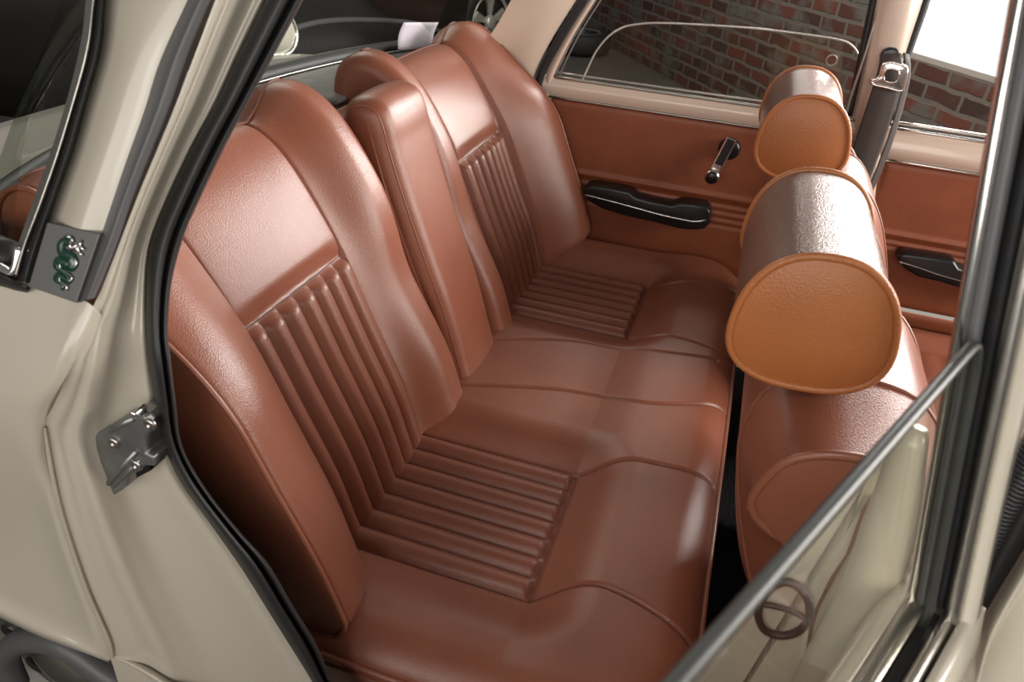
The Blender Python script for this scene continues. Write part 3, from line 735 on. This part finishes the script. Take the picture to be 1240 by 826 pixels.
# ------------------------------------------------------------------ near rear door, standing open
DH = V(.645, -.711, .92); th_ = R(63.3)
DD = V(-math.cos(th_), -math.sin(th_), 0); DN = V(math.sin(th_), -math.cos(th_), 0)
def dp(s, n, h): return DH+DD*s+DN*(n+.011)-DN*.215*max(h, 0)+V(0, 0, h)
od = thing('car_door', 'open rear door with half lowered glass and chrome window channel, nearest of all', 'car door', (.62, -.75, .32), 'doors of the cream car')
HT = .47; SW = .60
def strip(pts_n, path, close=False):         # cross section (n, t) swept along a list of (s, h, ds, dh)
    rows = []
    for s, h, ds, dh in path: rows.append([dp(s+ds*t, n, h+dh*t) for n, t in pts_n])
    return rows
path = [(0, 0, 1, 0), (0, .1, 1, 0), (0, .2, 1, 0), (0, .3, 1, 0), (0, HT-.02, 1, 0), (.03, HT, 0, -1), (.2, HT, 0, -1), (.45, HT-.01, 0, -1), (SW-.10, HT-.05, -.2, -1), (SW-.03, HT-.20, -1, -.2), (SW, 0, -1, 0)]
def channel(name, sec, m): return MB().grid(strip(sec, path), False, True).build(name, m, od)
channel('inner_lip', [(-.0165, 0), (-.0165, .013), (-.0125, .016), (-.0095, .010), (-.0095, 0)], CHROME)
channel('inner_rubber', [(-.0095, -.002), (-.0095, .009), (-.0055, .0105), (-.0035, .006), (-.0035, -.002)], GREY)
channel('glass_run', [(-.004, -.006), (-.004, .0005), (.0065, .0005), (.0065, -.006)], RUBBER)
channel('outer_lip', [(.0065, -.002), (.0065, .009), (.0105, .0115), (.0145, .009), (.0145, -.002)], CHROME_OLD)
channel('window_frame', [(.0145, -.012), (.0145, .004), (.0185, .005), (.0225, .001), (.0230, -.012)], CREAM)
# sill of the window opening: two lips with the slot between
def sill(name, sec, m): return MB().grid([[dp(s, n, h) for n, h in sec] for s in [lerp(-.005, SW, k/20) for k in range(21)]]).build(name, m, od)
sill('inner_sill_lip', [(-.0165, -.02), (-.0165, .002), (-.0125, .004), (-.0085, .001), (-.0045, .002), (-.0035, -.03)], CHROME_OLD)
sill('sill_slot', [(-.0035, -.012), (.0045, -.012)], RUBBER)
sill('outer_sill_lip', [(.0045, -.03), (.0052, .002), (.009, .004), (.0125, .001), (.0145, -.02)], CHROME_OLD)
# skins: the outer one swells out below the belt, the inner one carries the leather panel
rows = []
for k in range(31):
    s = lerp(-.022, SW+.05, k/30); row = []
    for n, h in ((.0145, .0), (.019, .004), (.024, -.002), (.031, -.03), (.040, -.10), (.052, -.20), (.050, -.32), (.040, -.46), (.022, -.56), (-.03, -.57)): row.append(dp(s, n, h))
    rows.append(row)
sk = MB().grid(rows)
sk.grid([[dp(-.022, lerp(a, b, t), h) for t in (0, .33, .66, 1)] for a, b, h in ((-.03, .024, 0), (-.036, .040, -.10), (-.045, .052, -.20), (-.045, .05, -.32), (-.045, .04, -.46), (-.03, .022, -.56))])
sk.build('outer_skin', CREAM, od)
rows = []
for k in range(31):
    s = lerp(-.022, SW+.05, k/30)
    rows.append([dp(s, n, h) for n, h in ((-.0165, .0), (-.020, .001), (-.026, -.004), (-.031, -.02), (-.034, -.06), (-.038, -.13))])
MB().grid(rows).build('inner_cap', CREAM, od)
MB().grid([[dp(lerp(-.02, SW+.04, k/20), n, h) for n, h in ((-.038, -.13), (-.050, -.145), (-.053, -.30), (-.050, -.55), (-.03, -.57))] for k in range(21)]).build('inner_panel', LEATHER_RED, od)
MB().tube([dp(lerp(.12, .40, k/14), -.075-.012*math.sin(math.pi*k/14), -.27) for k in range(15)], .020, 10).build('armrest', BLACKPL, od)
# glass, rounded at the front top corner, lowered about half way
gtop = [(.012, -.05), (.012, .10), (.012, .165), (.014, .183), (.022, .193), (.040, .1950), (.10, .1942), (.20, .1928), (.30, .1915), (.40, .19), (.50, .185), (.545, .15), (.56, .08), (.56, -.05)]
gq = spline([V(s, 0, h) for s, h in gtop], 110)
g3 = [dp(p.x, -.0040, p.z) for p in gq]
og = MB().prism(g3, DN*.0045).build('window_glass', GLASS_DOOR, od, smooth=False)
MB().tube([p+DN*.0022 for p in g3], .0034, 8).build('ground_edge', GLASS_EDGE, og)

# ------------------------------------------------------------------ near centre pillar and front door opening
YB = -.665
poly = [(1102, 526), (1052, 580), (1041, 625), (1024, 672), (1004, 702), (981, 750), (974, 800), (974, 850), (830, 850), (857, 815), (915, 745), (969, 680), (1012, 629)]
pts = [at_y(u, v, YB) for u, v in poly]
kb = poly.index((974, 850))+1
pts = pts[:kb]+[V(pts[kb-1].x+.01, YB, .33), V(pts[kb].x, YB, .33)]+pts[kb:]
MB().prism(pts, (0, .02, 0)).build('pillar_base', CREAM, car, smooth=False, bevel=.006)
MB().grid(loft([yp([(1060, 570), (1045, 640), (1010, 705), (985, 760), (976, 850)], -.640), yp([(1095, 570), (1085, 640), (1055, 705), (1015, 790), (990, 850)], -.645)], 20, 4)).build('pillar_recess', CREAM, car, solid=.004)
colp = MB(); cl = spline([at_y(u, v, -.69) for u, v in ((1112, 520), (1098, 556), (1086, 610), (1072, 660), (1050, 716), (1016, 782), (990, 836), (962, 900))], 40)
colp.tube(cl, lambda t: .006+.012*min(1, t*4)**.6+.002*t, 14).build('centre_pillar', CREAM, car)
MB().tube([V(.735, -.69, .60), V(.735, -.69, .90), V(.715, -.645, 1.1), V(.69, -.60, 1.36)], .034, 16).build('centre_pillar', CREAM, car)
rg = [at_y(u, v, YB-.004) for u, v in ((918, 742), (925, 722), (940, 708), (955, 705), (970, 714), (980, 732), (979, 750), (966, 765), (945, 770), (925, 762))]
ringo = MB().tube(spline(rg, 48, True), .0034, 8, True).build('rubber_ring', RUBBER, car)
MB().tube(spline([at_y(u, v, YB-.004) for u, v in ((920, 731), (945, 736), (962, 742), (977, 750))], 16), .0026, 7).build('slot', RUBBER, ringo)
fs_ = [(1168, 722), (1180, 690), (1200, 648), (1222, 605), (1240, 575), (1275, 505), (1300, 430)]
ts = spline([at_y(u, v, -.685) for u, v in fs_], 60)
fseal = MB().tube(ts, .0085, 10).build('front_door_seal', RUBBER_RIB, car)
rb = MB()
for i in range(4, 56):
    t = (ts[i+1]-ts[i-1]).normalized(); x = t.orthogonal().normalized(); y_ = t.cross(x)
    rb.tube([ts[i]+(x*math.cos(a)+y_*math.sin(a))*.0092 for a in [2*math.pi*k/10 for k in range(10)]], .0012, 5, True)
rb.build('ribbing', RUBBER_RIB, fseal)['kind'] = 'stuff'
A_ = [(1172, 735), (1186, 700), (1206, 655), (1228, 612), (1250, 570), (1290, 490)]
B_ = [(1180, 775), (1198, 735), (1222, 695), (1250, 650), (1290, 590), (1330, 520)]
D_ = [(1186, 900), (1196, 830), (1220, 770), (1250, 720), (1300, 650), (1360, 570)]
MB().grid(loft([yp(A_, -.690), yp([((a[0]+b[0])/2, (a[1]+b[1])/2) for a, b in zip(A_, B_)], -.697), yp(B_, -.692)], 30, 5)).build('pillar_rubber', RUBBER, car)
MB().grid(loft([yp(B_, -.690), yp([((a[0]+b[0])/2, (a[1]+b[1])/2) for a, b in zip(B_, D_)], -.715), yp(D_, -.700), yp([(u+120, v+80) for u, v in D_], -.73)], 30, 5)).build('pillar_skin', CREAM, car)

# ------------------------------------------------------------------ seat belt on the far centre pillar
sb = thing('seat_belt', 'dark seat belt with metal tongue hanging on the far centre pillar', 'seat belt', (.76, .65, .60))
Lw = [at_y(u, v, y) for u, v, y in ((1067, 66, .650), (1063, 85, .645), (1057, 104, .638), (1042, 150, .625), (1027, 196, .612), (1010, 250, .60), (990, 320, .59))]
Rw = [at_y(u, v, y) for u, v, y in ((1090, 64, .650), (1092, 85, .645), (1087, 113, .638), (1074, 160, .625), (1058, 204, .612), (1041, 246, .60), (1020, 320, .59))]
wb = MB().grid(loft([Lw, [(a+b)/2+V(0, -.004, 0) for a, b in zip(Lw, Rw)], Rw], 30, 4)).build('webbing', WEB, sb, solid=.0022)
Lb = [p+V(.008, .010, 0) for p in Rw]; Rb = [p+V(.022, .022, -.004) for p in Rw]
MB().grid(loft([Lb, Rb], 24, 3)).build('webbing', WEB, sb, solid=.002)
cap_ = [at_y(u, v, .648) for u, v in ((1066, 78), (1066, 68), (1070, 61), (1078, 58), (1086, 59), (1090, 64), (1095, 80))]
MB().prism(cap_, (0, .03, 0)).build('anchor_cover', BLACKPL, sb, bevel=.004)
tp = [at_y(u, v, .630) for u, v in ((1071, 77), (1082, 76), (1096, 81), (1098, 87), (1094, 104), (1091, 110), (1074, 106), (1057, 102), (1056, 97), (1064, 94), (1068, 82))]
hole = [at_y(u, v, .629) for u, v in ((1074, 84), (1088, 86), (1085, 99), (1071, 97))]
tg = MB(); n_ = (tp[1]-tp[0]).cross(tp[4]-tp[0]).normalized()
tg.tube(spline(tp, 50, True), .0030, 8, True)
inner = spline(hole, 50, True); outer = spline(tp, 50, True)
tg.grid([[outer[k], outer[k].lerp(inner[(k) % 50], .5), inner[k]] for k in range(50)], True)
tg.tube(inner, .0018, 6, True); tg.build('tongue', CHROME, sb)

# ------------------------------------------------------------------ paper at the rear window
pq = [(489, 27), (531, 27), (524, 60), (482, 60)]
P_ = [at_x(u, v, x) for (u, v), x in zip(pq, (-.302, -.268, -.268, -.302))]
rows = [[P_[0].lerp(P_[1], i/8).lerp(P_[3].lerp(P_[2], i/8), j/8)+V(-.006*math.sin(math.pi*j/8), 0, 0) for i in range(9)] for j in range(9)]
tag(MB().grid(rows).build('paper_sheet', PAPER, None, solid=.0006), 'blank lilac paper sheet leaning against the rear window', 'paper')

# ------------------------------------------------------------------ black car parked behind, and another by the brick wall
def five_spoke(parent, c, ax, rad, tone=None):
    AL = ALLOY if tone is None else GREY
    ax = Vector(ax).normalized()
    t = MB().lathe(c, ax, [(rad*.66, -.08), (rad*.9, -.09), (rad, -.06), (rad, .06), (rad*.92, .085), (rad*.70, .08), (rad*.66, .06)], 48).build('wheel', TYRE, parent)
    MB().lathe(c, ax, [(rad*.66, .055), (rad*.685, .078), (rad*.66, .082), (rad*.63, .06), (rad*.60, .02), (0, .01)], 48).build('rim', mat('dark_rim', (.02, .018, .016), .4), t)
    MB().lathe(c, ax, [(rad*.625, .070), (rad*.665, .086), (rad*.69, .080), (rad*.70, .066)], 48).build('rim_lip', AL, t)
    x = ax.cross(V(0, 0, 1)).normalized(); y = x.cross(ax)
    for k in range(5):
        a = 2*math.pi*k/5+.3; d = x*math.cos(a)+y*math.sin(a); s = ax.cross(d)
        ol = [d*rad*.13+s*rad*.045, d*rad*.40+s*rad*.10, d*rad*.56+s*rad*.14, d*rad*.60, d*rad*.56-s*rad*.14, d*rad*.40-s*rad*.10, d*rad*.13-s*rad*.045]
        MB().prism([c+ax*.075+p for p in ol], -ax*.03).build('spoke', AL, t, smooth=False, bevel=.006)
    MB().lathe(c, ax, [(rad*.17, .05), (rad*.17, .085), (rad*.12, .095), (0, .096)], 24).build('hub_cap', AL, t)
bc = thing('parked_car', 'black parked car with pale five-spoke wheel seen through the rear window', 'car', (-2.6, 4.0, 0), 'cars in the garage')
prof = [(1.35, .30), (1.30, .55), (1.45, .72), (2.2, .90), (3.0, 1.0), (3.6, 1.32), (4.5, 1.36), (5.6, 1.05), (6.4, .85), (6.5, .55), (6.4, .30), (5.5, .26), (2.5, .26)]
pr = [(p.x, p.z) for p in spline([(y, 0, z) for y, z in prof], 70, True)]
secs = [(-1.76, .90), (-1.72, .96), (-1.80, 1), (-2.6, 1.03), (-3.4, 1), (-3.44, .92)]
rows = []
for x, f in secs: rows.append([V(x, lerp(3.9, y, f), lerp(.62, z, f)) for y, z in pr])
bcar = MB().grid(rows, False, True)
bcar.add(rows[0], [tuple(range(70))]); bcar.add(rows[-1], [tuple(range(70))]); bcar.build('body', DARKPAINT, bc)
MB().tube(spline([V(-1.75, 4.34, .30), V(-1.75, 3.68, .463), V(-1.75, 3.0, .566), V(-1.75, 2.5, .614), V(-1.75, 2.1, .605)], 40), .014, 10).build('side_moulding', GREY, bc)
five_spoke(bc, V(-1.72, 5.0, .32), (.92, -.40, 0), .315)
hl = MB().lathe(at_x(336, 40, -1.70), (1, -.5, .15), [(.112, -.03), (.116, .0), (.10, .014), (.09, .0)], 36).build('headlamp', CHROME, bc)
MB().lathe(at_x(336, 40, -1.70), (1, -.5, .15), [(.09, 0), (.07, .022), (.035, .034), (0, .037)], 30).build('lamp_lens', mat('lamp_lens', (.55, .52, .45), .2), hl)
for q, (z_, lab) in enumerate(((.105, 'dark wheel lying flat on the garage floor by the brick wall'),)):
    lw = thing('loose_wheel', lab, 'wheel', (-1.12, 5.95, 0))
    five_spoke(lw, V(-1.12, 5.95, z_), (0, 0, 1), .29, 'dark')
